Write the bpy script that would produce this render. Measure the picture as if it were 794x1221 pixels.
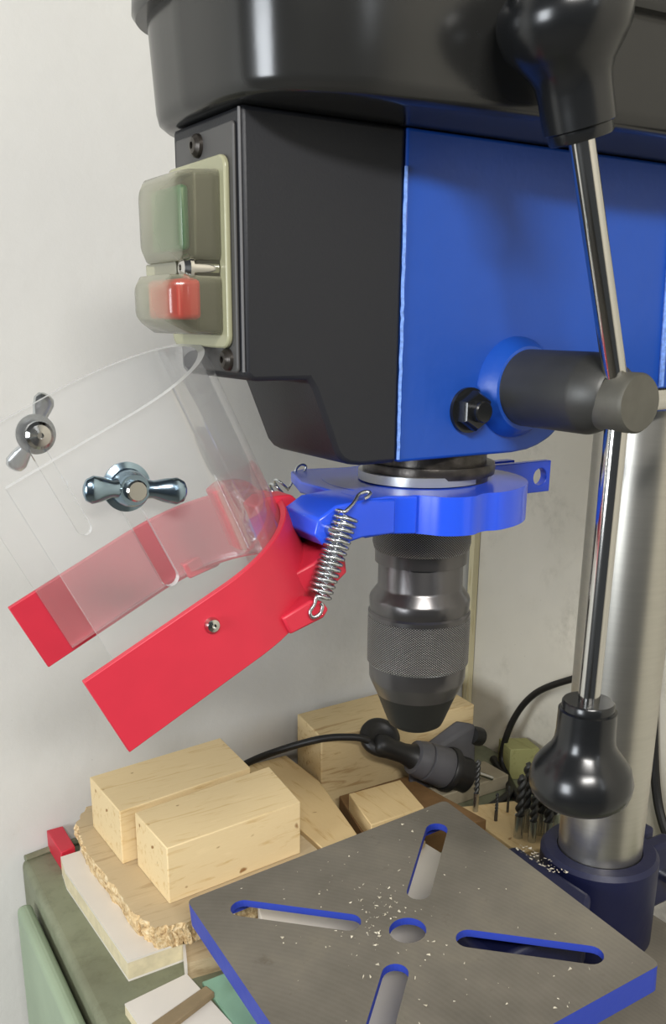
import bpy, math, random
from mathutils import Vector, Matrix
random.seed(7)
for o in list(bpy.data.objects): bpy.data.objects.remove(o)
SC = bpy.context.scene
COL = SC.collection
MM = 0.001
PI = math.pi
V = Vector

# ------------------------------------------------------------------ camera
# world frame: origin = centre of the drill table's top, x = from the front of the machine to its column, z = up (lengths below in mm)
cd = bpy.data.cameras.new('camera'); cam = bpy.data.objects.new('camera', cd); COL.objects.link(cam); SC.camera = cam
PSI, TH, RO = 0.564, 0.292, -0.008
cam.location = V((-292.92, -377.74, 343.74)) * MM
fx = V((math.sin(PSI) * 0 + math.sin(PSI), math.cos(PSI), 0))            # horizontal heading in this frame
fwd = V((fx.x * math.cos(TH) * 1.0, fx.y * math.cos(TH), -math.sin(TH)))
fwd.normalize()
right = fwd.cross(V((0, 0, 1))).normalized(); up = right.cross(fwd)
r2 = right * math.cos(RO) - up * -math.sin(RO) * -1; u2 = r2.cross(fwd) * 1
M = Matrix((r2, u2, -fwd)).transposed()
cam.rotation_euler = M.to_euler()
cd.sensor_fit = 'VERTICAL'; cd.sensor_height = 36; cd.sensor_width = 36
cd.lens = 36 * 1120.27 / 1221
cd.shift_y = 109.7 / 1221
cd.clip_start = 0.01; cd.clip_end = 50

# ------------------------------------------------------------------ world and lamps
w = bpy.data.worlds.new('world'); SC.world = w; w.use_nodes = True
w.node_tree.nodes['Background'].inputs[0].default_value = (0.86, 0.93, 1.0, 1)
w.node_tree.nodes['Background'].inputs[1].default_value = 0.095

def area(name, loc, target, sx, sy, power, color):
    l = bpy.data.lights.new(name, 'AREA'); l.shape = 'RECTANGLE'; l.size = sx * MM; l.size_y = sy * MM
    l.energy = power; l.color = color
    o = bpy.data.objects.new(name, l); COL.objects.link(o); o.location = V(loc) * MM
    o.rotation_euler = (V(target) - V(loc)).to_track_quat('-Z', 'Y').to_euler()
    return o
area('ceiling_tube_lamp', (-640, -1300, 1150), (0, 100, 100), 700, 160, 43, (1.0, 0.975, 0.93))
for wx in (120, 400):
    area('far_window', (wx, -1950, 950), (0, 0, 400), 130, 900, 2.6, (0.90, 0.95, 1.0))
area('daylight_window', (-1500, -400, 330), (0, 200, 0), 450, 600, 24, (0.90, 0.95, 1.0))
SC.view_settings.view_transform = 'Standard'
SC.view_settings.look = 'None'
SC.view_settings.exposure = -0.5
SC.view_settings.gamma = 1.0
SC.view_settings.use_curve_mapping = False

# ------------------------------------------------------------------ materials
def s2l(c):
    return tuple(((x / 255) / 12.92 if x / 255 <= 0.04045 else ((x / 255 + 0.055) / 1.055) ** 2.4) for x in c) + (1,)

class NT:
    def __init__(s, name):
        s.m = bpy.data.materials.new(name); s.m.use_nodes = True; s.t = s.m.node_tree; s.n = s.t.nodes
        s.p = s.n['Principled BSDF']; s.out = s.n['Material Output']
    def node(s, t, **k):
        n = s.n.new(t)
        for a, b in k.items(): setattr(n, a, b)
        return n
    def link(s, a, b): s.t.links.new(a, b)
    def coord(s, scale=(1, 1, 1), kind='Object', rot=(0, 0, 0)):
        tc = s.node('ShaderNodeTexCoord'); mp = s.node('ShaderNodeMapping')
        mp.inputs['Scale'].default_value = scale; mp.inputs['Rotation'].default_value = rot
        s.link(tc.outputs[kind], mp.inputs[0]); return mp.outputs[0]
    def noise(s, vec, sc, det=4, rough=0.55, dist=0):
        n = s.node('ShaderNodeTexNoise'); n.inputs['Scale'].default_value = sc; n.inputs['Detail'].default_value = det
        n.inputs['Roughness'].default_value = rough; n.inputs['Distortion'].default_value = dist
        s.link(vec, n.inputs['Vector']); return n.outputs['Fac']
    def ramp(s, fac, stops):
        r = s.node('ShaderNodeValToRGB'); e = r.color_ramp.elements
        while len(e) < len(stops): e.new(0.5)
        for i, (p, c) in enumerate(stops):
            e[i].position = p; e[i].color = c if len(c) == 4 else s2l(c)
        s.link(fac, r.inputs[0]); return r.outputs[0]
    def mix(s, fac, a, b, mode='MIX'):
        m = s.node('ShaderNodeMix', data_type='RGBA', blend_type=mode)
        for sock, v in ((m.inputs[0], fac), (m.inputs[6], a), (m.inputs[7], b)):
            if hasattr(v, 'is_output') or isinstance(v, bpy.types.NodeSocket): s.link(v, sock)
            else: sock.default_value = v
        return m.outputs[2]
    def bump(s, h, strength, dist):
        b = s.node('ShaderNodeBump'); b.inputs['Strength'].default_value = strength; b.inputs['Distance'].default_value = dist
        s.link(h, b.inputs['Height']); s.link(b.outputs[0], s.p.inputs['Normal']); return b

def plain(name, rgb, rough=0.5, metal=0, spec=None, var=0.0, vscale=60, bump=0, bscale=400, coat=0, stretch=(1, 1, 1)):
    t = NT(name); c = s2l(rgb)
    t.p.inputs['Roughness'].default_value = rough; t.p.inputs['Metallic'].default_value = metal
    t.p.inputs['Base Color'].default_value = c
    if spec is not None: t.p.inputs['Specular IOR Level'].default_value = spec
    if coat: t.p.inputs['Coat Weight'].default_value = coat; t.p.inputs['Coat Roughness'].default_value = 0.1
    v = t.coord(stretch)
    if var:
        f = t.noise(v, vscale)
        d = tuple(x * (1 - var) for x in c[:3]) + (1,); e = tuple(min(1, x * (1 + var)) for x in c[:3]) + (1,)
        t.link(t.ramp(f, [(0.3, d), (0.7, e)]), t.p.inputs['Base Color'])
    if bump:
        t.bump(t.noise(v, bscale, 3), bump, 0.0004)
    return t.m

def wood(name, base, dark, ring=14, axis='X', rough=0.6, knots=False):
    t = NT(name); st = {'X': (1, 9, 9), 'Y': (9, 1, 9), 'Z': (9, 9, 1)}[axis]
    v = t.coord(st)
    n1 = t.noise(v, 22, 5, 0.6, 0.6); n2 = t.noise(v, 130, 3)
    c = t.ramp(n1, [(0.32, dark), (0.45, base), (0.62, base), (0.8, tuple(min(255, x + 10) for x in base))])
    c = t.mix(0.12, c, t.ramp(n2, [(0.3, dark), (0.7, base)]))
    if knots:
        k = t.noise(t.coord((1, 1.4, 1.4)), 75, 1)
        c = t.mix(t.ramp(k, [(0.73, (0, 0, 0, 1)), (0.77, (1, 1, 1, 1))]), c, s2l((150, 112, 70)))
    t.link(c, t.p.inputs['Base Color']); t.p.inputs['Roughness'].default_value = rough
    t.p.inputs['Specular IOR Level'].default_value = 0.25
    t.bump(n2, 0.25, 0.0004); return t.m

def mat_wall(name, a, b, stain, amount):
    t = NT(name); v = t.coord()
    c = t.ramp(t.noise(v, 3.2, 5), [(0.3, a), (0.7, b)])
    f = t.noise(v, 9, 6, 0.65, 0.4); g = t.noise(v, 70, 4, 0.7)
    m = t.node('ShaderNodeMath', operation='MULTIPLY'); t.link(t.ramp(f, [(0.5, (0, 0, 0, 1)), (0.75, (1, 1, 1, 1))]), m.inputs[0])
    t.link(t.ramp(g, [(0.42, (0, 0, 0, 1)), (0.7, (1, 1, 1, 1))]), m.inputs[1])
    m2 = t.node('ShaderNodeMath', operation='MULTIPLY'); t.link(m.outputs[0], m2.inputs[0]); m2.inputs[1].default_value = amount
    c = t.mix(m2.outputs[0], c, s2l(stain))
    sp = t.noise(v, 260, 2); c = t.mix(t.ramp(sp, [(0.73, (0, 0, 0, 1)), (0.78, (.35, .35, .35, 1))]), c, s2l(stain))
    t.link(c, t.p.inputs['Base Color']); t.p.inputs['Roughness'].default_value = 0.85; t.p.inputs['Specular IOR Level'].default_value = 0.15
    t.bump(t.noise(v, 45, 5), 0.35, 0.002); return t.m

def mat_knurl():
    t = NT('knurled black steel'); tc = t.node('ShaderNodeTexCoord'); sx = t.node('ShaderNodeSeparateXYZ'); t.link(tc.outputs['Object'], sx.inputs[0])
    at = t.node('ShaderNodeMath', operation='ARCTAN2'); t.link(sx.outputs[1], at.inputs[0]); t.link(sx.outputs[0], at.inputs[1])
    def wave(sign):
        a = t.node('ShaderNodeMath', operation='MULTIPLY'); t.link(at.outputs[0], a.inputs[0]); a.inputs[1].default_value = 55 * sign
        z = t.node('ShaderNodeMath', operation='MULTIPLY'); t.link(sx.outputs[2], z.inputs[0]); z.inputs[1].default_value = 2600
        s_ = t.node('ShaderNodeMath', operation='ADD'); t.link(a.outputs[0], s_.inputs[0]); t.link(z.outputs[0], s_.inputs[1])
        q = t.node('ShaderNodeMath', operation='SINE'); t.link(s_.outputs[0], q.inputs[0])
        ab = t.node('ShaderNodeMath', operation='ABSOLUTE'); t.link(q.outputs[0], ab.inputs[0]); return ab.outputs[0]
    mn = t.node('ShaderNodeMath', operation='MINIMUM'); t.link(wave(1), mn.inputs[0]); t.link(wave(-1), mn.inputs[1])
    t.bump(mn.outputs[0], 1.0, 0.0009)
    t.link(t.ramp(mn.outputs[0], [(0.0, (46, 46, 46)), (0.5, (112, 110, 108)), (0.9, (210, 208, 206))]), t.p.inputs['Base Color'])
    t.p.inputs['Metallic'].default_value = 0.75; t.p.inputs['Roughness'].default_value = 0.36; return t.m

def mat_castiron():
    t = NT('machined cast iron'); v = t.coord()
    c = t.ramp(t.noise(v, 16, 6, 0.6), [(0.3, (106, 101, 91)), (0.55, (124, 118, 107)), (0.75, (138, 131, 116))])
    tc = t.node('ShaderNodeTexCoord'); wv = t.node('ShaderNodeTexWave'); wv.wave_type = 'RINGS'; wv.rings_direction = 'Z'
    mp = t.node('ShaderNodeMapping'); mp.inputs['Location'].default_value = (0.24, 0.10, 0); t.link(tc.outputs['Object'], mp.inputs[0])
    t.link(mp.outputs[0], wv.inputs['Vector']); wv.inputs['Scale'].default_value = 95; wv.inputs['Distortion'].default_value = 0.4
    c = t.mix(0.05, c, t.ramp(wv.outputs['Fac'], [(0.2, (80, 77, 72)), (0.8, (140, 136, 128))]))
    d = t.noise(v, 60, 5, 0.7); c = t.mix(t.ramp(d, [(0.62, (0, 0, 0, 1)), (0.75, (.4, .4, .4, 1))]), c, s2l((84, 72, 58)))
    t.link(c, t.p.inputs['Base Color']); t.p.inputs['Metallic'].default_value = 0.35; t.p.inputs['Roughness'].default_value = 0.52
    t.bump(wv.outputs['Fac'], 0.03, 0.0003); return t.m

def mat_clear(name, tint, haze, hazecol, gloss_rough=0.03, spec_boost=1.0, frost=0):
    """thin clear plastic: see-through, with a Fresnel reflection and a little milky haze"""
    t = NT(name); t.n.remove(t.p)
    tr = t.node('ShaderNodeBsdfTransparent'); tr.inputs[0].default_value = tint
    df = t.node('ShaderNodeBsdfPrincipled'); df.inputs['Base Color'].default_value = hazecol; df.inputs['Roughness'].default_value = 0.4
    gl = t.node('ShaderNodeBsdfGlossy'); gl.inputs[1].default_value = gloss_rough
    fr = t.node('ShaderNodeFresnel'); fr.inputs[0].default_value = 1.45
    mu = t.node('ShaderNodeMath', operation='MULTIPLY'); t.link(fr.outputs[0], mu.inputs[0]); mu.inputs[1].default_value = spec_boost
    a = t.node('ShaderNodeMixShader'); a.inputs[0].default_value = haze
    if frost:                                                                # frosted sheet: milkier where seen at a slant
        lw = t.node('ShaderNodeLayerWeight'); lw.inputs[0].default_value = 0.5; mr = t.node('ShaderNodeMapRange')
        mr.inputs['To Min'].default_value = haze; mr.inputs['To Max'].default_value = frost; t.link(lw.outputs['Facing'], mr.inputs['Value']); t.link(mr.outputs[0], a.inputs[0])
    t.link(tr.outputs[0], a.inputs[1]); t.link(df.outputs[0], a.inputs[2])
    b = t.node('ShaderNodeMixShader'); t.link(mu.outputs[0], b.inputs[0]); t.link(a.outputs[0], b.inputs[1]); t.link(gl.outputs[0], b.inputs[2])
    t.link(b.outputs[0], t.out.inputs[0]); return t.m

def mat_paint(name, rgb, rough=0.42):
    t = NT(name); v = t.coord(); c0 = s2l(rgb)
    t.link(t.ramp(t.noise(v, 12, 4), [(0.3, tuple(x * 0.93 for x in c0[:3]) + (1,)), (0.7, c0)]), t.p.inputs['Base Color'])
    t.p.inputs['Roughness'].default_value = rough; t.bump(t.noise(v, 85, 3, 0.5), 0.25, 0.0015); return t.m

def mat_cabinet():
    t = NT('old green cabinet paint'); v = t.coord()
    c = t.ramp(t.noise(v, 9, 6, 0.65), [(0.3, (106, 108, 86)), (0.6, (126, 130, 106)), (0.8, (144, 150, 126))])
    c = t.mix(t.ramp(t.noise(v, 60, 5, 0.7), [(0.5, (0, 0, 0, 1)), (0.75, (.5, .5, .5, 1))]), c, s2l((82, 82, 60)))
    t.link(c, t.p.inputs['Base Color']); t.p.inputs['Roughness'].default_value = 0.6; return t.m

def mat_osb():
    t = NT('raw chipboard'); v = t.coord((1, 1, 1))
    c = t.ramp(t.noise(v, 210, 3, 0.7, 0.3), [(0.3, (150, 118, 78)), (0.5, (206, 178, 132)), (0.7, (232, 214, 176))])
    t.link(c, t.p.inputs['Base Color']); t.p.inputs['Roughness'].default_value = 0.9; t.bump(t.noise(v, 250, 4), 0.9, 0.002); return t.m

BLUE = mat_paint('blue hammered machine paint', (20, 70, 160), 0.42)
DKBLUE = mat_paint('dark blue casting paint', (13, 18, 54), 0.5)
TBLUE = mat_paint('blue table edge paint', (40, 62, 165), 0.5)
CHIPBLUE = plain('chipped light blue paint edge', (110, 145, 215), 0.5, var=0.3, vscale=500)
HOUS = plain('dark grey textured plastic', (31, 32, 36), 0.5, spec=0.35, bump=0.25, bscale=900)
PLATE = plain('mid grey switch plate', (70, 69, 68), 0.5)
COVER = plain('black belt cover plastic', (34, 34, 33), 0.2, var=0.06, vscale=30, bump=0.08, bscale=120)
BLACKP = plain('glossy black knob plastic', (24, 25, 26), 0.24, var=0.1)
RUBBER = plain('matt black rubber', (26, 25, 24), 0.45, spec=0.4)
HUBM = plain('black oxide hub steel', (66, 66, 64), 0.45, metal=0.5, var=0.12, vscale=40, bump=0.1)
HUBF = plain('worn grey hub face', (88, 86, 78), 0.55, metal=0.35, var=0.12, vscale=90)
CHROME = plain('chromed steel', (205, 203, 198), 0.13, metal=1)
STEEL = plain('brushed column steel', (196, 193, 184), 0.33, metal=1, var=0.04, vscale=30, stretch=(1, 1, 14))
ZINC = plain('zinc plated steel', (196, 200, 202), 0.27, metal=1)
ZINCB = plain('blued zinc plating', (150, 172, 188), 0.2, metal=1)
DARKST = plain('black oxide chuck steel', (98, 96, 96), 0.28, metal=0.85)
NOSE = plain('black chuck nose', (34, 34, 31), 0.5, metal=0.4)
KNURL = mat_knurl(); IRON = mat_castiron()
GREASE = plain('greasy dark bearing ring', (58, 54, 50), 0.3, metal=0.6, var=0.5, vscale=150, bump=0.6, bscale=220)
RED = plain('red printed plastic', (194, 40, 60), 0.45, var=0.03, vscale=80)
PBLUE = plain('glossy blue printed plastic', (38, 80, 214), 0.2, bump=0.12, bscale=60)
PBLUE.node_tree.nodes['Principled BSDF'].inputs['Subsurface Weight'].default_value = 0.15
PBLUE.node_tree.nodes['Principled BSDF'].inputs['Subsurface Scale'].default_value = 0.01
CLEAR = mat_clear('clear acrylic', (0.965, 0.965, 0.965, 1), 0.07, (0.9, 0.9, 0.9, 1), 0.06, 0.42)
CLEARE = mat_clear('polished acrylic edge', (0.9, 0.9, 0.9, 1), 0.5, (0.85, 0.85, 0.85, 1), 0.1, 1.4)
YELL = mat_clear('yellowed silicone', (0.80, 0.80, 0.66, 1), 0.06, s2l((206, 204, 178)), 0.15, 0.9, 0.55)
YELLF = mat_clear('thick yellowed silicone', (0.8, 0.8, 0.66, 1), 0.5, s2l((206, 204, 166)), 0.2, 0.8)
GREENB = plain('green button plastic', (20, 92, 62), 0.4)
REDB = plain('red button plastic', (196, 30, 36), 0.4)
PINE = wood('planed pine', (226, 203, 158), (208, 178, 126), axis='X', knots=True)
PINEY = wood('planed pine plank', (214, 188, 140), (190, 155, 102), axis='Y', knots=True)
PINED = wood('dull pine', (206, 184, 140), (172, 142, 98), axis='X')
PINEV = wood('yellow pine batten', (206, 196, 160), (180, 164, 122), axis='Z')
OSB = mat_osb()
LAMI = plain('white laminate', (216, 210, 200), 0.4, var=0.05, vscale=20)
LAMIE = plain('raw board edge', (206, 194, 160), 0.8, var=0.1, vscale=150)
OSBTOP = wood('brown board face', (192, 172, 138), (168, 146, 112), axis='X')
GREY = plain('dark grey plug plastic', (74, 73, 76), 0.5, var=0.08)
WALLA = mat_wall('painted plaster', (197, 196, 192), (206, 205, 200), (150, 148, 140), 0.12)
WALLB = mat_wall('stained plaster', (196, 190, 174), (212, 206, 192), (112, 106, 90), 0.55)
FLOORM = plain('concrete floor', (110, 106, 98), 0.8, var=0.15, vscale=5)
CAB = mat_cabinet()
CABL = plain('light green cabinet door paint', (146, 162, 136), 0.5, var=0.1, vscale=12)
TEAL = plain('teal plastic sheet', (150, 196, 172), 0.4, var=0.05)
OLIVE = wood('olive stained offcut', (150, 148, 98), (126, 122, 76), axis='Y')
CRUMB = plain('pale shavings', (214, 206, 186), 0.8)
PAPER = plain('crumpled white paper', (196, 192, 182), 0.8, var=0.25, vscale=90)

# ------------------------------------------------------------------ mesh building (coordinates in mm, in the frame above)
class MB:
    def __init__(s): s.v = []; s.f = []; s.mi = []
    def add(s, vs, fs, mi=0, xf=None):
        b = len(s.v)
        s.v += [V(p) if xf is None else xf(V(p)) for p in vs]
        s.f += [tuple(i + b for i in f) for f in fs]; s.mi += [mi] * len(fs); return s
    def box(s, x0, x1, y0, y1, z0, z1, mi=0, xf=None):
        vs = [(x, y, z) for x in (x0, x1) for y in (y0, y1) for z in (z0, z1)]
        return s.add(vs, [(0, 1, 3, 2), (4, 6, 7, 5), (0, 4, 5, 1), (2, 3, 7, 6), (0, 2, 6, 4), (1, 5, 7, 3)], mi, xf)
    def hexa(s, bot, top, mi=0):
        n = len(bot); return s.add(list(bot) + list(top), [tuple(range(n - 1, -1, -1)), tuple(range(n, 2 * n))] + [(i, (i + 1) % n, n + (i + 1) % n, n + i) for i in range(n)], mi)
    def prism(s, poly, a, b, axis='z', mi=0, xf=None):
        """poly in the plane across the axis: z -> (x,y), y -> (x,z), x -> (y,z)"""
        pf = {'z': lambda p, h: (p[0], p[1], h), 'y': lambda p, h: (p[0], h, p[1]), 'x': lambda p, h: (h, p[0], p[1])}[axis]
        n = len(poly)
        vs = [pf(p, a) for p in poly] + [pf(p, b) for p in poly]
        return s.add(vs, [tuple(range(n - 1, -1, -1)), tuple(range(n, 2 * n))] + [(i, (i + 1) % n, n + (i + 1) % n, n + i) for i in range(n)], mi, xf)
    def loft(s, rings, caps=True, mi=0, xf=None):
        n = len(rings[0]); vs = [p for r in rings for p in r]; fs = []
        for k in range(len(rings) - 1):
            for i in range(n): fs.append((k * n + i, k * n + (i + 1) % n, (k + 1) * n + (i + 1) % n, (k + 1) * n + i))
        if caps: fs += [tuple(range(n - 1, -1, -1)), tuple(range((len(rings) - 1) * n, len(rings) * n))]
        return s.add(vs, fs, mi, xf)
    def lathe(s, prof, org=(0, 0, 0), ax=(0, 0, 1), seg=48, mi=0, caps=True):
        ax = V(ax).normalized(); t = V((1, 0, 0)) if abs(ax.x) < 0.9 else V((0, 1, 0)); u = ax.cross(t).normalized(); w_ = ax.cross(u); org = V(org)
        rings = [[org + ax * h + (u * math.cos(2 * PI * i / seg) + w_ * math.sin(2 * PI * i / seg)) * max(r, 0.01) for i in range(seg)] for r, h in prof]
        return s.loft(rings, caps, mi)
    def cyl(s, a, b, r, r1=None, seg=24, mi=0):
        a, b = V(a), V(b); return s.lathe([(r, 0), (r1 if r1 is not None else r, (b - a).length)], a, b - a, seg, mi)
    def tube(s, pts, r, seg=10, mi=0, closed=False):
        pts = [V(p) for p in pts]; n = len(pts); T = []
        for i in range(n):
            T.append((pts[min(i + 1, n - 1)] - pts[max(i - 1, 0)]).normalized())
        u = T[0].orthogonal().normalized(); rings = []
        for i in range(n):
            u = (u - T[i] * u.dot(T[i])).normalized(); w_ = T[i].cross(u)
            rr = r(i / (n - 1)) if callable(r) else r
            rings.append([pts[i] + (u * math.cos(2 * PI * k / seg) + w_ * math.sin(2 * PI * k / seg)) * rr for k in range(seg)])
        return s.loft(rings, True, mi)
    def build(s, name, mats, parent=None, origin=None, bevel=0, seg=2, ang=35, smooth=True, post=None):
        if not isinstance(mats, (list, tuple)): mats = [mats]
        if origin is None:
            if parent is not None: origin = V((0, 0, 0)) if False else sum((p for p in s.v), V()) / len(s.v)
            else:
                xs, ys, zs = zip(*[tuple(p) for p in s.v]); origin = V(((min(xs) + max(xs)) / 2, (min(ys) + max(ys)) / 2, min(zs)))
        origin = V(origin)
        me = bpy.data.meshes.new(name); me.from_pydata([tuple((p - origin) * MM) for p in s.v], [], s.f)
        for i, m in enumerate(s.mi): me.polygons[i].material_index = m
        for m in mats: me.materials.append(m)
        me.validate(); import bmesh
        bm = bmesh.new(); bm.from_mesh(me); bmesh.ops.recalc_face_normals(bm, faces=bm.faces); bm.to_mesh(me); bm.free()
        if smooth:
            me.polygons.foreach_set('use_smooth', [True] * len(me.polygons)); me.set_sharp_from_angle(angle=math.radians(ang))
        o = bpy.data.objects.new(name, me); COL.objects.link(o)
        o['_org'] = tuple(origin)
        po = V(parent['_org']) if parent is not None else V((0, 0, 0))
        o.parent = parent; o.location = (origin - po) * MM
        if bevel:
            b = o.modifiers.new('bevel', 'BEVEL'); b.width = bevel * MM; b.segments = seg; b.limit_method = 'ANGLE'; b.angle_limit = math.radians(ang)
        return o

def tag(o, label, cat=None, group=None, kind=None):
    if label: o['label'] = label
    if cat: o['category'] = cat
    if group: o['group'] = group
    if kind: o['kind'] = kind
    return o
def thing(name, label, cat, loc, group=None):
    o = bpy.data.objects.new(name, None); COL.objects.link(o); o.empty_display_size = 0.02
    o.location = V(loc) * MM; o['_org'] = tuple(loc); return tag(o, label, cat, group)

def arc(cx, cy, r, a0, a1, n=8, ry=None):
    ry = r if ry is None else ry
    return [(cx + r * math.cos(math.radians(a0 + (a1 - a0) * i / n)), cy + ry * math.sin(math.radians(a0 + (a1 - a0) * i / n))) for i in range(n + 1)]
def spline(P, n=6):
    P = [V(p) for p in P]; out = []
    for i in range(len(P) - 1):
        a, b, c, d = P[max(i - 1, 0)], P[i], P[i + 1], P[min(i + 2, len(P) - 1)]
        for k in range(n):
            t = k / n; out.append(0.5 * ((2 * b) + (c - a) * t + (2 * a - 5 * b + 4 * c - d) * t * t + (3 * b - a - 3 * c + d) * t ** 3))
    out.append(P[-1]); return out
def round_rect(x0, x1, y0, y1, r, n=6):
    return arc(x1 - r, y0 + r, r, -90, 0, n) + arc(x1 - r, y1 - r, r, 0, 90, n) + arc(x0 + r, y1 - r, r, 90, 180, n) + arc(x0 + r, y0 + r, r, 180, 270, n)

def plate_with_holes(outer, holes, z0, z1):
    """flat plate with real openings; returns (verts, faces) in mm"""
    cu = bpy.data.curves.new('tmp', 'CURVE'); cu.dimensions = '2D'; cu.fill_mode = 'BOTH'; cu.extrude = (z1 - z0) / 2
    for loop in [outer] + holes:
        sp = cu.splines.new('POLY'); sp.points.add(len(loop) - 1); sp.use_cyclic_u = True
        for i, p in enumerate(loop): sp.points[i].co = (p[0], p[1], 0, 1)
    o = bpy.data.objects.new('tmp', cu); COL.objects.link(o); bpy.context.view_layer.update()
    me = bpy.data.meshes.new_from_object(o.evaluated_get(bpy.context.evaluated_depsgraph_get()))
    vs = [(v.co.x, v.co.y, v.co.z + (z0 + z1) / 2) for v in me.vertices]; fs = [tuple(p.vertices) for p in me.polygons]
    bpy.data.objects.remove(o); bpy.data.curves.remove(cu); bpy.data.meshes.remove(me)
    import bmesh
    bm = bmesh.new(); bv = [bm.verts.new(p) for p in vs]
    for f in fs:
        try: bm.faces.new([bv[i] for i in f])
        except ValueError: pass
    bmesh.ops.remove_doubles(bm, verts=bm.verts, dist=1e-4); bm.verts.index_update()
    out = [tuple(v.co) for v in bm.verts], [tuple(v.index for v in f.verts) for f in bm.faces]; bm.free(); return out

# ------------------------------------------------------------------ the setting
tag(MB().box(-2500, 328, 336, 400, -880, 1600).build('wall_back', WALLA, origin=(0, 336, 0)), 'pale grey painted plaster wall behind the machine', None, kind='structure')
tag(MB().box(328, 400, -2400, 336, -880, 1600).build('wall_right', WALLB, origin=(328, 0, 0)), 'stained yellowish plaster wall right of the corner', None, kind='structure')
tag(MB().box(-2500, 328, -2400, 336, -900, -880).build('floor', FLOORM), 'grey concrete floor below the cabinet', None, kind='structure')

# cabinet that serves as the bench
cab = thing('metal_cabinet', 'old green metal cabinet standing under all the wood and the drill press', 'cabinet', (90, 100, -880))
m = MB(); m.hexa([(-146, 330, -880), (-163, -160, -880), (326, -160, -880), (326, 330, -880)], [(-146, 330, -80), (-163, -160, -80), (326, -160, -80), (326, 330, -80)])
m.build('body', CAB, cab, bevel=5, seg=3)
m = MB(); m.tube(spline([(-143, 327, -79), (-60, 333, -79), (326, 333, -79)], 4), 3, 8)
m.build('back_rim', CAB, cab)
m = MB(); dp_ = [(-150.5, 286), (-166, -160), (-178, -160), (-162.5, 286)]; m.hexa([(x, y, -840) for x, y in dp_], [(x, y, -92) for x, y in dp_])
d = m.build('side_door', CABL, cab, bevel=5, seg=3)

# ------------------------------------------------------------------ the drill press
dp = thing('drill_press', 'blue bench drill press with black belt cover and steel column', 'drill press', (100, 0, -80))
# --- base and column
MB().prism(round_rect(-45, 215, -95, 95, 12), -80, -62, 'z').build('base_plate', IRON, dp, bevel=2)
MB().lathe([(27.5, -64), (27.5, 300)], (161, 0, 0), seg=72).build('column', STEEL, dp)
# --- table collar with its arm and clamp
m = MB(); m.lathe([(37, -62), (39, -58), (39, 2), (36.5, 5), (28.2, 5), (28.2, -62)], (161, 0, 0), seg=64, caps=False)
tc_ = m.build('table_collar', DKBLUE, dp)
m = MB(); m.loft([[(118, -34, -46), (118, 34, -46), (118, 34, 3), (118, -34, 3)], [(108, -40, -46), (108, 40, -46), (108, 40, 0), (108, -40, 0)], [(70, -34, -44), (70, 34, -44), (70, 34, -16), (70, -34, -16)], [(44, -30, -40), (44, 30, -40), (44, 30, -20), (44, -30, -20)]])
m.build('arm', DKBLUE, tc_, bevel=4, seg=3)
m = MB(); m.box(188, 222, -16, -3, -50, 0); m.box(188, 222, 3, 16, -50, 0)
m.build('clamp_lug', DKBLUE, tc_, bevel=3)
MB().cyl((210, -30, -24), (210, 22, -24), 4.5).build('clamp_bolt', ZINC, tc_)
# --- work table: square machined plate, four diagonal slots and a centre hole, painted skirt
def slot(a, r0, r1, hw, n=10):
    c, s_ = math.cos(a), math.sin(a); pts = arc(r1, 0, hw, -90, 90, n) + arc(r0, 0, hw, 90, 270, n)
    return [(c * x - s_ * y, s_ * x + c * y) for x, y in pts]
holes = [slot(PI / 4 + k * PI / 2, 36, 104, 7.5) for k in range(4)] + [[(11 * math.cos(2 * PI * i / 32), 11 * math.sin(2 * PI * i / 32)) for i in range(32)]]
outer = round_rect(-100, 100, -100, 100, 4, 4)
TM = (Matrix.Rotation(0.093, 3, V((0, -1, 0))) @ Matrix.Rotation(0.023, 3, V((1, 0, 0))) @ Matrix.Rotation(-0.046, 3, V((0, 0, 1))))
xt = lambda p: TM @ p
vs, fs = plate_with_holes(outer, holes, -5, 0)
m = MB(); m.add(vs, fs, 0, xt)
vs2, fs2 = plate_with_holes(round_rect(-100, 100, -100, 100, 4, 4), [round_rect(-92, 92, -92, 92, 3, 4)], -17, -5)
m.add(vs2, fs2, 1, xt)
tb = m.build('work_table', [IRON, TBLUE], dp, origin=(0, 0, 0), smooth=False)
tb.data.materials.append(plain('worn edge with painted glint', (150, 160, 190), 0.4, metal=0.4, var=0.3, vscale=300))  # light blue edge wear, with the glint of the slot rims painted in too
be = tb.modifiers.new('bevel', 'BEVEL'); be.width = 0.45 * MM; be.segments = 1; be.limit_method = 'ANGLE'; be.angle_limit = math.radians(60); be.material = 2
up_n = TM @ V((0, 0, 1))
for p in tb.data.polygons: p.material_index = 0 if p.normal.dot(up_n) > 0.9 else 1
# --- head casting
prof = [(-40, 282.6), (30, 282.6), (40, 283.5)] + spline([(46, 285), (54, 288.5), (60, 293), (66, 297), (76, 298)], 4)[0:]
prof = [(p[0], p[1]) for p in prof] + [(230, 298), (230, 421), (-40, 421)]
head = MB().prism(prof, -32, 32, 'y').build('head_casting', BLUE, dp, bevel=1.5, seg=2)
m = MB(); pts = [V((127 + 7 * (1 - t) * 0.9 - 0, -33.2, 300 + 120 * t)) for t in [i / 30 for i in range(31)]]
m.tube(pts, 1.5, 8); m.build('casting_rib', CHIPBLUE, head)
m = MB(); m.tube([V((-40 + random.uniform(-.25, .25), -32.3, 284 + 122 * i / 40)) for i in range(41)], 0.8, 6); m.build('front_seam', CHIPBLUE, head)
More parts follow.
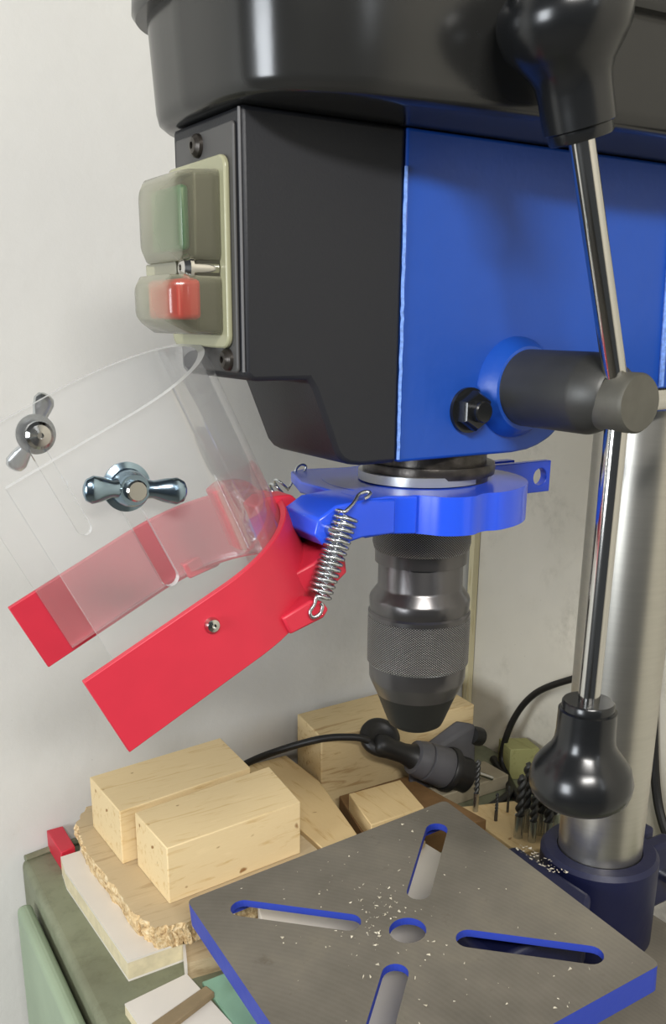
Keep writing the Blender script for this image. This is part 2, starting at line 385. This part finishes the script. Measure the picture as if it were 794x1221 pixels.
# boss for the feed shaft and the hex lock bolt on the side
m = MB(); m.lathe([(24, 0), (23.5, 3), (21, 7), (19.5, 10), (18, 10.5)], (28.5, -31, 314), (0, -1, 0), 48); m.build('shaft_boss', BLUE, head)
m = MB(); m.lathe([(10.5, 0), (10.5, 2)], (-0.6, -32, 304.5), (0, -1, 0), 32); m.lathe([(9.2, 2), (9.2, 7), (8, 8.5)], (-0.6, -32, 304.5), (0, -1, 0), 6); m.lathe([(5, 8), (5, 12), (4.4, 12.6)], (-0.6, -32, 304.5), (0, -1, 0), 20)
m.build('lock_nut', BLACKP, head)
# --- dark front housing
pf = [(-40.4, 282.6), (-60, 282.6), (-66, 283.5), (-70, 285.5), (-73, 289), (-84, 316), (-87, 320.3), (-113, 320.3), (-116.5, 323), (-116.5, 421), (-40.4, 421)]
fh = MB().prism(pf, -32, 32, 'y').build('front_housing', HOUS, dp, bevel=2, seg=2)
pl = MB().prism(round_rect(-28, 26, 323.5, 416, 2), -116.5, -118, 'x').build('switch_plate', PLATE, fh, bevel=0.6)
m = MB(); m.tube([(-116.8, -31.2, 324 + 96 * i / 8) for i in range(9)], 0.6, 6); m.build('edge_highlight_strip', plain('painted grey edge highlight', (96, 96, 98), 0.4), fh)  # highlight on the housing corner, painted as a thin lighter grey strip
for (yy, zz) in ((3, 411), (-20, 328.5)):
    m = MB(); m.lathe([(4.6, 0), (4.4, 1.5), (3, 3), (1.4, 3.2), (1.4, 1.8)], (-118, yy, zz), (-1, 0, 0), 24)
    m.build('plate_screw', GREASE, fh)
# --- safety switch with its yellowed cover
sw = MB().box(-131, -118, -19.5, 24, 339, 398.5).build('safety_switch', plain('switch body', (50, 48, 36), 0.5), dp, bevel=1)
sw['label'] = 'start and stop switch behind the yellowed cover'
MB().box(-135.5, -131, -16, 14, 370, 394).build('start_button', GREENB, sw, bevel=2, seg=3)
MB().box(-139, -129, -20.2, 12, 344, 359.5).build('stop_button', REDB, sw, bevel=2, seg=3)
def xsec(x, y0, y1, z0, z1, r): return [(x, a, b) for a, b in round_rect(y0, y1, z0, z1, r, 5)]
m = MB()
m.loft([xsec(-118, -25, 31, 333, 405, 5), xsec(-120.5, -25, 31, 333, 405, 5)]); m.build('cover_flange', YELLF, sw, bevel=0.8, seg=2); m = MB()
m.loft([xsec(-120.5, -21, 25, 366, 400, 3), xsec(-132, -22, 21, 366, 399, 4), xsec(-137, -22, 19, 366, 398, 5), xsec(-139.5, -19, 16, 369, 395, 5)])
m.loft([xsec(-120.5, -21, 25, 338, 361, 3), xsec(-134, -22, 22, 338.5, 361, 4), xsec(-141, -21, 18, 342, 361, 5), xsec(-143.5, -18, 15, 344, 358, 4)])
m.loft([xsec(-120.5, -12, 25, 361, 366, 1), xsec(-136, -12, 20, 361, 366, 1)])
cv = m.build('switch_cover', YELL, sw, bevel=0.8, seg=2, ang=50); cv['label'] = 'yellowed see-through silicone cover over both buttons'
m = MB(); m.lathe([(3.0, 0), (3.0, 11), (5.2, 11.5), (5.2, 13), (3.5, 15), (1.2, 15.5), (1.2, 14)], (-121, -17, 363.5), (-1, 0, 0), 24); m.build('cover_screw', CHROME, sw)
# --- belt cover
def ring_at(P, z): return [(x, y, z) for x, y in P]
front = [(300, -82), (150, -81), (67, -80), (0, -76), (-36, -72.5), (-66, -69), (-88, -64.5), (-106, -57), (-117, -46), (-123, -30), (-125.5, 0)]
sp = spline([(a, b, 0) for a, b in front], 5); half = [(p.x, p.y) for p in sp]
out0 = half + [(x, -y) for x, y in reversed(half[:-1])]
def off(P, d):
    n = len(P); R_ = []
    for i in range(n):
        a, b = V(P[i - 1]), V(P[(i + 1) % n]); t = (b - a); nn = V((t.y, -t.x)); nn = nn / (nn.length or 1)
        R_.append((P[i][0] - nn.x * -1 * -d * 1, P[i][1] - nn.y * -1 * -d * 1))
    return R_
def grow(P, d):
    cx, cy = 80, 0; R_ = []
    for i in range(len(P)):
        a, b = V(P[i - 1]), V(P[(i + 1) % len(P)]); t = b - a; nn = V((t.y, -t.x)).normalized(); p = V(P[i])
        if nn.dot(p - V((cx, cy))) < 0: nn = -nn
        q = p + nn * d; R_.append((q.x, q.y))
    return R_
bc = MB().loft([ring_at(grow(out0, -9), 421.3), ring_at(grow(out0, -4), 421.8), ring_at(grow(out0, -1), 424), ring_at(out0, 428), ring_at(grow(out0, 2.5), 466)]).build('belt_cover', COVER, dp, ang=50)
m = MB(); m.loft([ring_at(grow(out0, 2.5), 463), ring_at(grow(out0, 7), 463), ring_at(grow(out0, 8.5), 465), ring_at(grow(out0, 8), 474), ring_at(grow(out0, 3), 484), ring_at(grow(out0, -12), 492)])
m.build('cover_lid', COVER, bc, ang=50)
# --- quill and chuck
MB().lathe([(29, 290), (29, 277), (33, 277), (33.5, 275), (33, 271.5), (30, 271), (30, 268)], (2, -1, 0), seg=56).build('quill_collar', GREASE, dp)
MB().lathe([(29, 268.6), (31.5, 268.6), (31.5, 273), (29, 273)], (-3, -1, 0), seg=56).build('quill_washer', plain('bare grey steel washer', (180, 182, 180), 0.35, metal=0.8), dp)
MB().lathe([(24, 225), (24, 272)], seg=40).build('spindle', DARKST, dp)
ck = MB().lathe([(21.6, 212), (21.6, 232)], seg=64, caps=True)
ck = MB().lathe([(20, 246), (22.2, 240), (22.2, 212.5), (22.8, 211), (26, 206.6), (26.5, 205), (26.3, 200), (26.0, 199), (27.0, 198), (27.0, 195.8), (20, 195.8)], seg=64).build('chuck_body', DARKST, dp)
MB().lathe([(22, 249), (25.2, 248.5), (25.4, 247), (25.4, 235), (24.6, 232), (22, 229.6), (21, 229.6)], seg=72).build('knurled_collar', KNURL, ck, origin=(0, 0, 240))
MB().lathe([(26.6, 196), (27.1, 195), (27.1, 170.5), (26.2, 169.3), (20, 169.3)], seg=72).build('knurled_sleeve', KNURL, ck, origin=(0, 0, 180))
MB().lathe([(26.0, 169.3), (25.8, 161.5), (25.2, 159.5), (21.8, 152), (20, 152)], seg=64).build('chuck_cone', DARKST, ck)
MB().lathe([(21.7, 152), (15.9, 137), (14.6, 134), (11.5, 132), (7, 131.6), (5.5, 138), (4, 150)], seg=64).build('chuck_nose', NOSE, ck)
for k in range(3):
    a = 2 * PI * k / 3 + 0.3
    MB().box(1.2, 5.2, -2, 2, 131, 150, 0, lambda p, a=a: V((p.x * math.cos(a) - p.y * math.sin(a), p.x * math.sin(a) + p.y * math.cos(a), p.z))).build('jaw', DARKST, ck, bevel=0.4)
# --- feed hub and its three levers
HC = V((28, 0, 312))
hb = MB().lathe([(17.8, 34), (17.8, 82), (17.2, 84), (13, 95), (11.6, 96)], (28, 0, 314.3), (0, -1, 0), 56).build('feed_hub', HUBM, dp, origin=(28, -60, 312))
MB().lathe([(12.6, 86.5), (12.6, 107), (11.6, 108.5), (0.1, 108.5)], (28, 0, 312), (0, -1, 0), 48).build('hub_knuckle', HUBF, hb, origin=(28, -100, 312))
KP = [(5.3, 0), (11.6, 0), (12.2, 0.8), (12.2, 4), (13.6, 4.6), (13.7, 10), (13.8, 16), (14.3, 20.5), (15.8, 24), (19.5, 28.5), (22.8, 33), (24.6, 40), (24.2, 44), (22.8, 48), (19, 51.5), (13, 54.5), (6, 56), (0.1, 56.3)]
for ang, L in ((109, 104), (-90.6, 137), (1, 118)):
    a = math.radians(ang); dr = V((math.cos(a), 0, math.sin(a))); o0 = HC + V((0, -97, 0))
    lv = MB().cyl(o0 + dr * 10, o0 + dr * (L + 8), 5, seg=28).build('feed_lever', CHROME, dp)
    MB().lathe(KP, o0 + dr * L, dr, 56).build('lever_knob', BLACKP, lv, ang=40)

# ------------------------------------------------------------------ the chuck guard
GC = V((-117.88, 12.84, 207.6)); PH = 0.458
A_ = V((-math.sin(PH), 0, math.cos(PH))); B_ = V((-math.cos(PH), 0, -math.sin(PH))); C_ = V((0, 1, 0))
G = lambda p: GC + B_ * p.x + C_ * p.y + A_ * p.z           # guard frame: x along the arms, y across, z along the tube
gd = thing('chuck_guard', 'swung-up chuck guard: clear tube in a red fork on a blue clamp ring', 'guard', tuple(GC))
W, L, H, LT, HT = 57.8, 67.1, 37.1, 52.6, 114.4
def u_profile(r0, r1, l0, l1, n=32):
    o_ = [(l1, -r1)] + [(0 - r1 * math.sin(t), -r1 * math.cos(t)) for t in [PI * i / n for i in range(n + 1)]] + [(l1, r1)]
    i_ = [(l0, r0)] + [(0 - r0 * math.sin(t), r0 * math.cos(t)) for t in [PI * i / n for i in range(n + 1)]] + [(l0, -r0)]
    return o_ + i_
def u_strip(r0, r1, l, z0, z1, n=32):
    O = [(l, -r1)] + [(-r1 * math.sin(t), -r1 * math.cos(t)) for t in [PI * i / n for i in range(n + 1)]] + [(l, r1)]
    I = [(l, -r0)] + [(-r0 * math.sin(t), -r0 * math.cos(t)) for t in [PI * i / n for i in range(n + 1)]] + [(l, r0)]
    rings = [[(o[0], o[1], z0), (o[0], o[1], z1), (i[0], i[1], z1), (i[0], i[1], z0)] for o, i in zip(O, I)]
    return rings
m = MB(); m.loft(u_strip(W - 3, W, L, 0, H), True, 0, G)
fork = m.build('fork', RED, gd, ang=30, bevel=0.4); fork['label'] = 'red U-shaped fork gripping the clear tube'
# hinge blocks and spring lugs on the back of the fork
for sg in (-1, 1):
    tk = (-16, -3) if sg < 0 else (26, 38)
    m = MB(); poly = [(-40, 8), (-46, 4), (-52, 6), (-56, 14), (-62, 22), (-64, 29), (-61, 36), (-55, 39), (-48, 42), (-42, 41)]
    m.prism(poly, tk[0], tk[1], 'y', 0, G); m.build('hinge_knuckle', RED, fork, bevel=1)
    m = MB(); m.prism([(-16, 0), (-33, -3), (-37, -1), (-36, 4), (-31, 8), (-16, 9)], sg * 48, sg * 57.5, 'y', 0, G); m.build('spring_lug', RED, fork, bevel=1)
m = MB(); hb_ = [(-56.3 * math.cos(q), 56.3 * math.sin(q)) for q in [math.radians(-54 + 81 * i / 12) for i in range(13)]] + [(-60, 26), (-63, 22), (-63, -36), (-58, -44), (-44, -48)]
m.prism(hb_, 1, 17, 'z', 0, G); m.build('hinge_bridge', RED, fork, bevel=1)
for sg in (-1, 1):
    p = G(V((12.5, sg * W, 26.2))); m = MB(); m.lathe([(3.3, 0), (3.3, 1), (2.6, 2.4), (1, 2.8), (1, 1.8)], p, (0, sg, 0), 20); m.build('fork_screw', CHROME, gd)
# clear tube: U-shaped wall with a slot in each side
m = MB(); m.loft(u_strip(W - 6.3, W - 3.2, LT, 3, HT, 40), True, 0, G)
tube = m.build('clear_tube', [CLEAR, CLEARE], gd, ang=30)
sl = MB()
sl.prism([(p[0], p[1]) for p in arc(17, 96, 3.6, 0, 180, 8) + arc(17, 52, 3.6, 180, 360, 8)], -80, 80, 'y', 0, G)
so = sl.build('tmp_slot', CLEAR)
bo = tube.modifiers.new('slots', 'BOOLEAN'); bo.object = so; bo.operation = 'DIFFERENCE'; bo.solver = 'EXACT'
bpy.context.view_layer.update()
me2 = bpy.data.meshes.new_from_object(tube.evaluated_get(bpy.context.evaluated_depsgraph_get()))
tube.modifiers.clear(); tube.data = me2; me2.set_sharp_from_angle(angle=math.radians(12)); bpy.data.objects.remove(so)
for p in me2.polygons:
    n = p.normal; c = V(p.center) / MM + V(tube['_org']) - GC
    y = c.dot(C_); x = c.dot(B_); z = c.dot(A_)
    rad = abs(y) if x > 0 else math.hypot(x, y)
    radial = V((0, 1 if y > 0 else -1, 0)) if x > 0 else (B_ * x + C_ * y).normalized()
    p.material_index = 0 if abs(n.dot(radial)) > 0.7 else 1
tube['label'] = 'clear acrylic tube wall, open at the front, slotted on both sides'
# wing nuts outside the walls, screw heads inside
def wing(s_, u_, side, tilt):
    base = G(V((s_, side * (W - 3.2), u_))); ax = C_ * side
    e1 = (B_ * math.cos(tilt) + A_ * math.sin(tilt)); e2 = ax.cross(e1)
    X = lambda p: base + e1 * p.x + e2 * p.y + ax * p.z
    wn = MB(); wn.lathe([(9.3, 0), (9.3, 1.2), (7.2, 2.2), (6.4, 8), (5.6, 9.5), (3, 9.5)], base, ax, 36)
    for d_ in (-1, 1):
        rings = []
        for x, hw, zc, th in ((4.5, 2.6, 5, 4.5), (8, 2.2, 6.5, 3.6), (12, 3.0, 8.5, 3.2), (16, 3.4, 10, 3.0), (18.6, 2.6, 10.5, 2), (19.6, 1.2, 10.6, 1)):
            rings.append([X(V((d_ * x + math.cos(t) * 0, math.cos(t) * hw * 1.5, zc + math.sin(t) * th))) for t in [2 * PI * i / 14 for i in range(14)]])
        wn.loft(rings)
    o = wn.build('wing_nut', ZINCB if side < 0 else ZINC, gd, ang=50)
    b = MB(); b.lathe([(4.0, -1), (4.0, 11.5), (3.4, 12.2)], base, ax, 24); b.lathe([(6.4, 3.3), (6.4, 6), (5, 7.2), (1.5, 7.6), (1.4, 6)], base, -ax, 28)
    b.build('clamp_screw', CHROME, o, ang=22)
wing(14.9, 92.7, -1, math.radians(32)); wing(13.5, 101.5, 1, math.radians(-35))
# blue clamp ring on the quill
m = MB(); R0 = 52; out_ = []
for i in range(96):
    a = 2 * PI * i / 96; deg = math.degrees(a) % 360; r = R0
    if 236 < deg < 262: r = R0 + 4 * math.sin((deg - 236) / 26 * PI) ** 0.5            # clamp boss towards the camera
    if 262 <= deg < 275: r = R0 - 2 * math.sin((deg - 262) / 13 * PI)
    if 205 < deg < 236: r = R0 * math.cos(math.radians(15.5)) / math.cos(math.radians(deg - 220.5))   # flat facet
    out_.append((r * math.cos(a), r * math.sin(a)))
vs, fs = plate_with_holes(out_, [[(30.5 * math.cos(2 * PI * i / 48), 30.5 * math.sin(2 * PI * i / 48)) for i in range(48)]], 250, 268)
m.add(vs, fs)
cr = m.build('clamp_ring', PBLUE, gd, bevel=0.8, seg=2, ang=30); cr['label'] = 'bright blue clamp ring around the quill'
m = MB(); eh = [(96 + 5 * math.cos(2 * PI * i / 20), 259 + 5 * math.sin(2 * PI * i / 20)) for i in range(20)]
vs, fs = plate_with_holes([(42, 250), (104, 250), (104, 268), (42, 268)], [eh], 15, 20)
m.add([(v[0], v[2], v[1]) for v in vs], fs)
vs, fs = plate_with_holes([(30, 250), (86, 250), (86, 268), (30, 268)], [], 26, 32)
m.add([(v[0], v[2], v[1]) for v in vs], fs); m.build('clamp_ear', PBLUE, cr, bevel=0.5)
m = MB(); m.prism([(-34, -40), (-46, -34), (-60, -36), (-60, -14), (-40, -10), (-36, -18)], 250.3, 268, 'z'); m.prism([(-36, -14), (-60, -14), (-60, 22), (-47, 54), (-37, 58), (-10, 51), (-36, 20), (-38, 0)], 262, 267.8, 'z'); m.build('hinge_plate', PBLUE, cr, bevel=0.8)
for y0, y1 in ((-37, -6),):
    m = MB(); m.prism([(-44, 267), (-62, 268), (-76, 267), (-85, 262), (-87, 255), (-82, 249.5), (-73, 249), (-62, 251), (-44, 251)], y0, y1, 'y'); m.build('hinge_arm', PBLUE, cr, bevel=1)
MB().cyl((-80, -40, 257), (-80, 12, 257), 2.2, seg=16).build('hinge_pin', ZINC, gd)
# springs
def spring(p0, p1, q0, q1, r, turns, wr, mat=ZINC):
    p0, p1, q0, q1 = map(V, (p0, p1, q0, q1)); ax = (p1 - p0); ln = ax.length; ax.normalize(); u = ax.orthogonal().normalized(); v = ax.cross(u); pts = []
    N = turns * 14
    for i in range(N + 1):
        t = i / N; a = 2 * PI * turns * t; pts.append(p0 + ax * ln * t + (u * math.cos(a) + v * math.sin(a)) * r)
    def hook(a, b):
        d = (b - a).normalized(); sd = V((1, -0.3, 0))
        return spline([a, a.lerp(b, 0.5), b - sd * 1.5, b + d * 2.6, b + sd * 2.8 + d * 1.5, b + sd * 3.6 - d * 1.5, b + sd * 2.6 - d * 3.5], 5)
    h0 = list(reversed(hook(pts[0], q0))); h1 = hook(pts[-1], q1)
    mb = MB(); mb.tube(h0[:-1] + pts + h1[1:], wr, 7); return mb.build('spring', mat, gd, ang=80)
spring((-73, -41, 264), (-88, -42, 229), (-64, -39, 271), (-93, -46, 224), 5.0, 15, 0.85)
spring((-51, 56, 261), (-84, 61, 234), (-43, 52, 269), (-93, 64, 226), 4.4, 13, 0.7)

# ------------------------------------------------------------------ wood and odds on the cabinet
def block(name, corners, z0, z1, mat, label, cat, group=None, bevel=0.8, **k):
    m = MB(); m.hexa([(x, y, z0) for x, y in corners], [(x, y, z1) for x, y in corners])
    return tag(m.build(name, mat, bevel=bevel, **k), label, cat, group)
lam = thing('laminate_board', 'white laminate board under the chipboard, raw pale edge, on the green cabinet', 'board', (20, 200, -80))
pl_ = [(-127, 268), (-124, 290), (-108, 291), (-104, 302), (-30, 306), (40, 306), (40, 141), (-124, 141)]
m = MB(); m.prism(pl_, -78.4, -65.6, 'z'); m.build('core', LAMIE, lam)
m = MB(); m.prism(pl_, -65.6, -64, 'z'); m.prism(pl_, -80, -78.4, 'z'); m.build('laminate_face', LAMI, lam)
# chipboard with a ragged broken edge
P0 = [V((-90, 325)), V((-106, 304)), V((-108, 290)), V((-112, 270)), V((-111, 215)), V((-109, 165)), V((-104, 143)), V((-92, 138)), V((-78, 136)), V((-40, 136))]
rag = []
for i in range(len(P0) - 1):
    for k in range(9):
        t = k / 9; p = P0[i].lerp(P0[i + 1], t); rag.append((p.x + random.uniform(-1.2, 1.6), p.y + random.uniform(-1.2, 1.2)))
edge = rag + [(40, 136), (40, 318)]
m = MB()
R1 = [(x + (random.uniform(-2.2, 2.0) if i < len(rag) else 0), y + (random.uniform(-2, 2) if i < len(rag) else 0), -55) for i, (x, y) in enumerate(edge)]
R2 = [(x + (random.uniform(-2.2, 1.0) if i < len(rag) else 0), y, -50) for i, (x, y) in enumerate(edge)]
m.loft([[(x + 2, y, -64) for x, y in edge], R1, R2, [(x, y, -46.2) for x, y in edge]], True, 0)
ob = m.build('chipboard', [OSB, OSBTOP], ang=30)
for p in ob.data.polygons: p.material_index = 1 if p.normal.z > 0.95 else 0
tag(ob, 'ragged-edged chipboard lying on the white board under two pine blocks', 'board')
block('wood_block', [(-95, 226), (20, 240), (24, 304), (-96, 291)], -46, -2, PINE, 'rear pine block of the pair on the chipboard, nearer the wall', 'wood block')
block('wood_block', [(-85, 161), (26, 170), (34, 234), (-86, 219)], -46, -2, PINE, 'front pine block of the pair on the chipboard, nearer the drill table', 'wood block')
block('pine_plank', [(44, 136), (70, 136), (81, 181), (100, 264), (100, 324), (62, 324), (44, 300)], -64, -46, PINEY, 'flat knotty pine plank right of the two pine blocks', 'plank')
block('pine_beam', [(102, 264), (266, 252), (272, 325), (110, 320)], -80, -5, PINED, 'thick dull pine beam at the back behind the plug, against the wall', 'beam', bevel=1.2)
block('wood_offcut', [(92, 171), (146, 172), (158, 222), (105, 224)], -58, -42, PINEY, 'small yellow pine offcut behind the table corner, below the plug', 'wood block')
block('plywood_sheet', [(90, 170), (196, 150), (186, 250), (112, 250)], -80, -58, plain('brown dark ply', (120, 90, 54), 0.8, var=0.2), 'dark brown board under the small yellow offcut', 'board')
block('red_plastic_block', [(-122.7, 292.7), (-110.3, 296), (-109, 333), (-122.7, 333)], -80, -62, RED, 'small red plastic block at the back left corner of the cabinet top', 'block')
# small offcuts in front
oc = thing('board_offcut', 'white-faced offcut lying at the front left below the drill table', 'board', (-105, 80, -80))
MB().hexa([(-137, 112, -80), (-92, 118, -80), (-86, 50, -80), (-134, 45, -80)], [(-137, 112, -73), (-92, 118, -73), (-86, 50, -73), (-134, 45, -73)]).build('core', LAMIE, oc)
MB().hexa([(-137, 112, -73), (-92, 118, -73), (-86, 50, -73), (-134, 45, -73)], [(-137, 112, -71.5), (-92, 118, -71.5), (-86, 50, -71.5), (-134, 45, -71.5)]).build('laminate_face', LAMI, oc)
block('wood_strip', [(-131, 82), (-88, 96), (-86, 87), (-131, 70)], -71.5, -67, plain('brown strip', (140, 122, 92), 0.7, var=0.15), 'narrow grey-brown strip lying on the white offcut', 'wood strip')
ws = thing('plywood_offcut', 'brown board offcut with a thin white edge beside the white board', 'board', (-75, 130, -80))
MB().hexa([(-90, 122, -80), (-60, 118, -80), (-56, 140, -80), (-83, 140, -80)], [(-90, 122, -67), (-60, 118, -67), (-56, 140, -67), (-83, 140, -67)]).build('core', OSBTOP, ws)
MB().hexa([(-92, 121, -80), (-90, 121, -80), (-83, 140, -80), (-85, 140, -80)], [(-92, 121, -66), (-90, 121, -66), (-83, 140, -66), (-85, 140, -66)]).build('white_edge', LAMI, ws)
block('plastic_sheet', [(-84, 112), (-20, 112), (-30, 40), (-84, 52)], -80, -77, TEAL, 'teal plastic sheet peeking out below the drill table front left', 'sheet')
block('laminate_offcut', [(-44, 96), (-30, 134), (76, 134), (88, 168), (118, 166), (130, 50), (40, -40), (-30, -30)], -62, -50, LAMI, 'pale board lying on the press base, seen through the table slots', 'board')
block('thin_batten', [(82, 124), (116, 138), (118, 133), (84, 118)], -50, -45, PINED, 'thin batten seen through the far table slot', 'batten')
m = MB(); m.box(320, 327, 326, 333, -80, 330); tag(m.build('corner_batten', PINEV), 'narrow yellow batten standing upright in the wall corner behind the chuck', 'batten')
block('olive_block', [(292, 226), (318, 214), (324, 238), (300, 252)], -80, -48, OLIVE, 'small olive-yellow block by the right wall behind the drill bits', 'block')
m = MB(); base = [(228, -60), (228, 4), (262, 30), (300, 20), (300, -60)]
m.loft([[(x, y, -80) for x, y in base], [(x + random.uniform(-3, 3), y + random.uniform(-3, 3), -66) for x, y in base], [(x + random.uniform(-4, 4), y + random.uniform(-3, 3), -52) for x, y in base]])
tag(m.build('paper_bundle', PAPER, bevel=3), 'pale crumpled paper bundle right of the column foot', 'paper')

# plug with its cable
pg = thing('power_plug', 'black mains plug with grey body and two bright pins in front of the beam', 'plug', (205, 225, -80))
a0, a1 = V((148, 243, -14)), V((250, 214, -66)); ax = (a1 - a0).normalized(); LN = (a1 - a0).length
MB().lathe([(3, -6), (14, -5.5), (18, -3), (18.5, 0), (18, 3), (14, 5), (11, 5.2), (10, 3.8), (3, 3.8)], a0 + V((6, 6, 3)), V((-0.1, -0.62, 0.78)), 44).build('round_cap', RUBBER, pg, ang=60)
MB().lathe([(6, -4), (9, -2), (10.5, 4), (9.5, 12), (9, 26), (11, 36), (12.5, 38)], a0, ax, 32).build('neck', RUBBER, pg, ang=50)
MB().lathe([(12.5, 37), (15.5, 38), (17.5, 47), (17.5, 49), (16, 49.6), (16, 51), (17.7, 51.6), (19, 72), (18, 75)], a0, ax, 32).build('grip_body', GREY, pg, ang=40)
MB().lathe([(20, 73), (21, 75), (21, 79), (16.5, 81), (16.5, 96), (15.5, 97)], a0, ax, 32).build('front_collar', RUBBER, pg, ang=40)
for s_ in (-6.5, 6.5):
    b0 = a0 + ax * 97 + V((0.15, -0.5, 0.85)).normalized() * s_ * 1.2; MB().cyl(b0, b0 + ax * 25, 2.2, seg=14).build('pin', CHROME, pg)
c_pts = spline([(-40, 330, -58), (24, 322, -50), (62, 300, -28), (100, 268, -8), (128, 252, -6), (140, 246, -10)], 8)
MB().tube(c_pts, 3.3, 12).build('cable', RUBBER, pg)
ad = thing('power_adapter', 'dark wedge-shaped power adapter leaning behind the grey plug', 'adapter', (238, 246, -80))
MB().hexa([(178, 238, -66), (212, 226, -66), (254, 230, -66), (236, 247, -66)], [(180, 244, -34), (212, 234, -26), (258, 238, -16), (240, 248, -12)]).build('case', GREY, ad, bevel=4, seg=3)
MB().lathe([(8, 0), (9, 4), (9, 12), (6, 15)], (252, 238, -28), (0.8, 0.1, -0.35), 24).build('strain_relief', RUBBER, ad)
m = MB(); m.box(200, 280, 214, 249, -80, -66); tag(m.build('pine_board', plain('dull grey board', (150, 140, 118), 0.8, var=0.1), bevel=1), 'dull pine board lying under the power adapter', 'board')
m = MB(); m.tube(spline([(300, 92, 70), (300, 130, 60), (300, 165, 43), (300, 207, 15), (299, 232, -20), (298, 244, -62), (290, 226, -76), (270, 190, -76), (250, 160, -76), (236, 150, -76)], 7), 3.2, 12)
tag(m.build('looped_cable', RUBBER), 'black cable looping up against the right wall beside the column', 'cable')
m = MB(); m.tube(spline([(304, 262, -76), (276, 206, -76), (240, 190, -76), (206, 182, -76), (180, 160, -76)], 7), 4, 12)
tag(m.build('ground_cable', RUBBER), 'thick black cable lying on the cabinet in front of the plug pins', 'cable')
m = MB(); m.tube(spline([(322, 100, 90), (323, 93, 30), (323, 84, -24), (321, 72, -55), (315, 50, -76), (300, 20, -76)], 7), 4, 10)
tag(m.build('hanging_cable', RUBBER), 'black cable hanging down the wall right of the column', 'cable')

# drill bits standing in a wooden holder behind the table
hold = block('bit_holder', [(196, 108), (250, 100), (252, 176), (200, 194)], -80, -68, PINEY, 'pale wooden holder with upright drill bits between table and column', 'holder')
def bit(x, y, h, r, label, grp):
    o = thing('drill_bit', label, 'drill bit', (x, y, -68), grp)
    MB().cyl((x, y, -68), (x, y, -68 + h * 0.35), r * 0.95, seg=12).build('shank', ZINC if r > 2.2 else DARKST, o)
    rings = []; N = 26
    for i in range(N + 1):
        t = i / N; z = -68 + h * (0.35 + 0.6 * t); a0_ = t * h / (r * 6.5) * 2 * PI
        rings.append([(x + r * (0.52 + 0.48 * abs(math.cos(q))) * math.cos(q + a0_), y + r * (0.52 + 0.48 * abs(math.cos(q))) * math.sin(q + a0_), z) for q in [2 * PI * k / 12 for k in range(12)]])
    rings.append([(x + 0.1 * math.cos(2 * PI * k / 12), y + 0.1 * math.sin(2 * PI * k / 12), -68 + h) for k in range(12)])
    MB().loft(rings).build('fluted_tip', HUBM, o, ang=60)
bit(210, 180, 50, 2.6, 'tall slim drill bit standing nearest the plug pins', None)
bit(214, 158, 27, 1.6, 'thin short drill bit, second from the plug pins', None)
bit(233, 164, 26, 1.2, 'thinnest drill bit, third from the plug pins', None)
for x, y, h, r, l in ((212, 128, 58, 4.2, 'thick dark drill bit at the left end of the tight cluster'), (224, 133, 64, 4.6, 'tallest thick drill bit at the back of the tight cluster'),
                      (217, 117, 54, 3.6, 'front drill bit of the tight cluster, second from its left end'), (231, 122, 60, 4.4, 'thick drill bit in the middle of the tight cluster'),
                      (228, 111, 52, 4.2, 'front right drill bit of the tight cluster, beside the lever knob'), (242, 118, 52, 4, 'drill bit at the right end of the cluster, half behind the lever knob')):
    bit(x, y, h, r, l, 'drill bits in the tight cluster')

# crumbs on the table
m = MB()
def chip(c, sz, xf=None):
    q = [V((random.uniform(-1, 1), random.uniform(-1, 1), random.uniform(0, .6))) * sz for _ in range(4)]
    m.add([c + p for p in q], [(0, 1, 2), (0, 2, 3), (0, 3, 1), (1, 3, 2)], 0, xf)
def blocked(x, y):
    if math.hypot(x, y) < 13: return True
    for k in range(4):
        a = PI / 4 + k * PI / 2; u = x * math.cos(a) + y * math.sin(a); v = -x * math.sin(a) + y * math.cos(a)
        if 26 < u < 114 and abs(v) < 9: return True
    return False
for i in range(230):
    if i < 120: x, y = random.gauss(-8, 14), random.gauss(18, 17)
    else: x, y = random.uniform(-96, 96), random.uniform(-96, 96)
    if abs(x) < 97 and abs(y) < 97 and not blocked(x, y): chip(V((x, y, 0.1)), random.choice((0.5, 0.7, 0.9, 1.6)), xt)
for i in range(60): chip(V((random.uniform(112, 122), random.uniform(-10, 34), 3.4)), random.choice((0.6, 1.0, 1.6)))
tag(m.build('sawdust_crumbs', CRUMB, smooth=False), 'pale crumbs and shavings scattered on the drill table', 'sawdust', kind='stuff')

for o in list(bpy.data.objects):
    if '_org' in o: del o['_org']
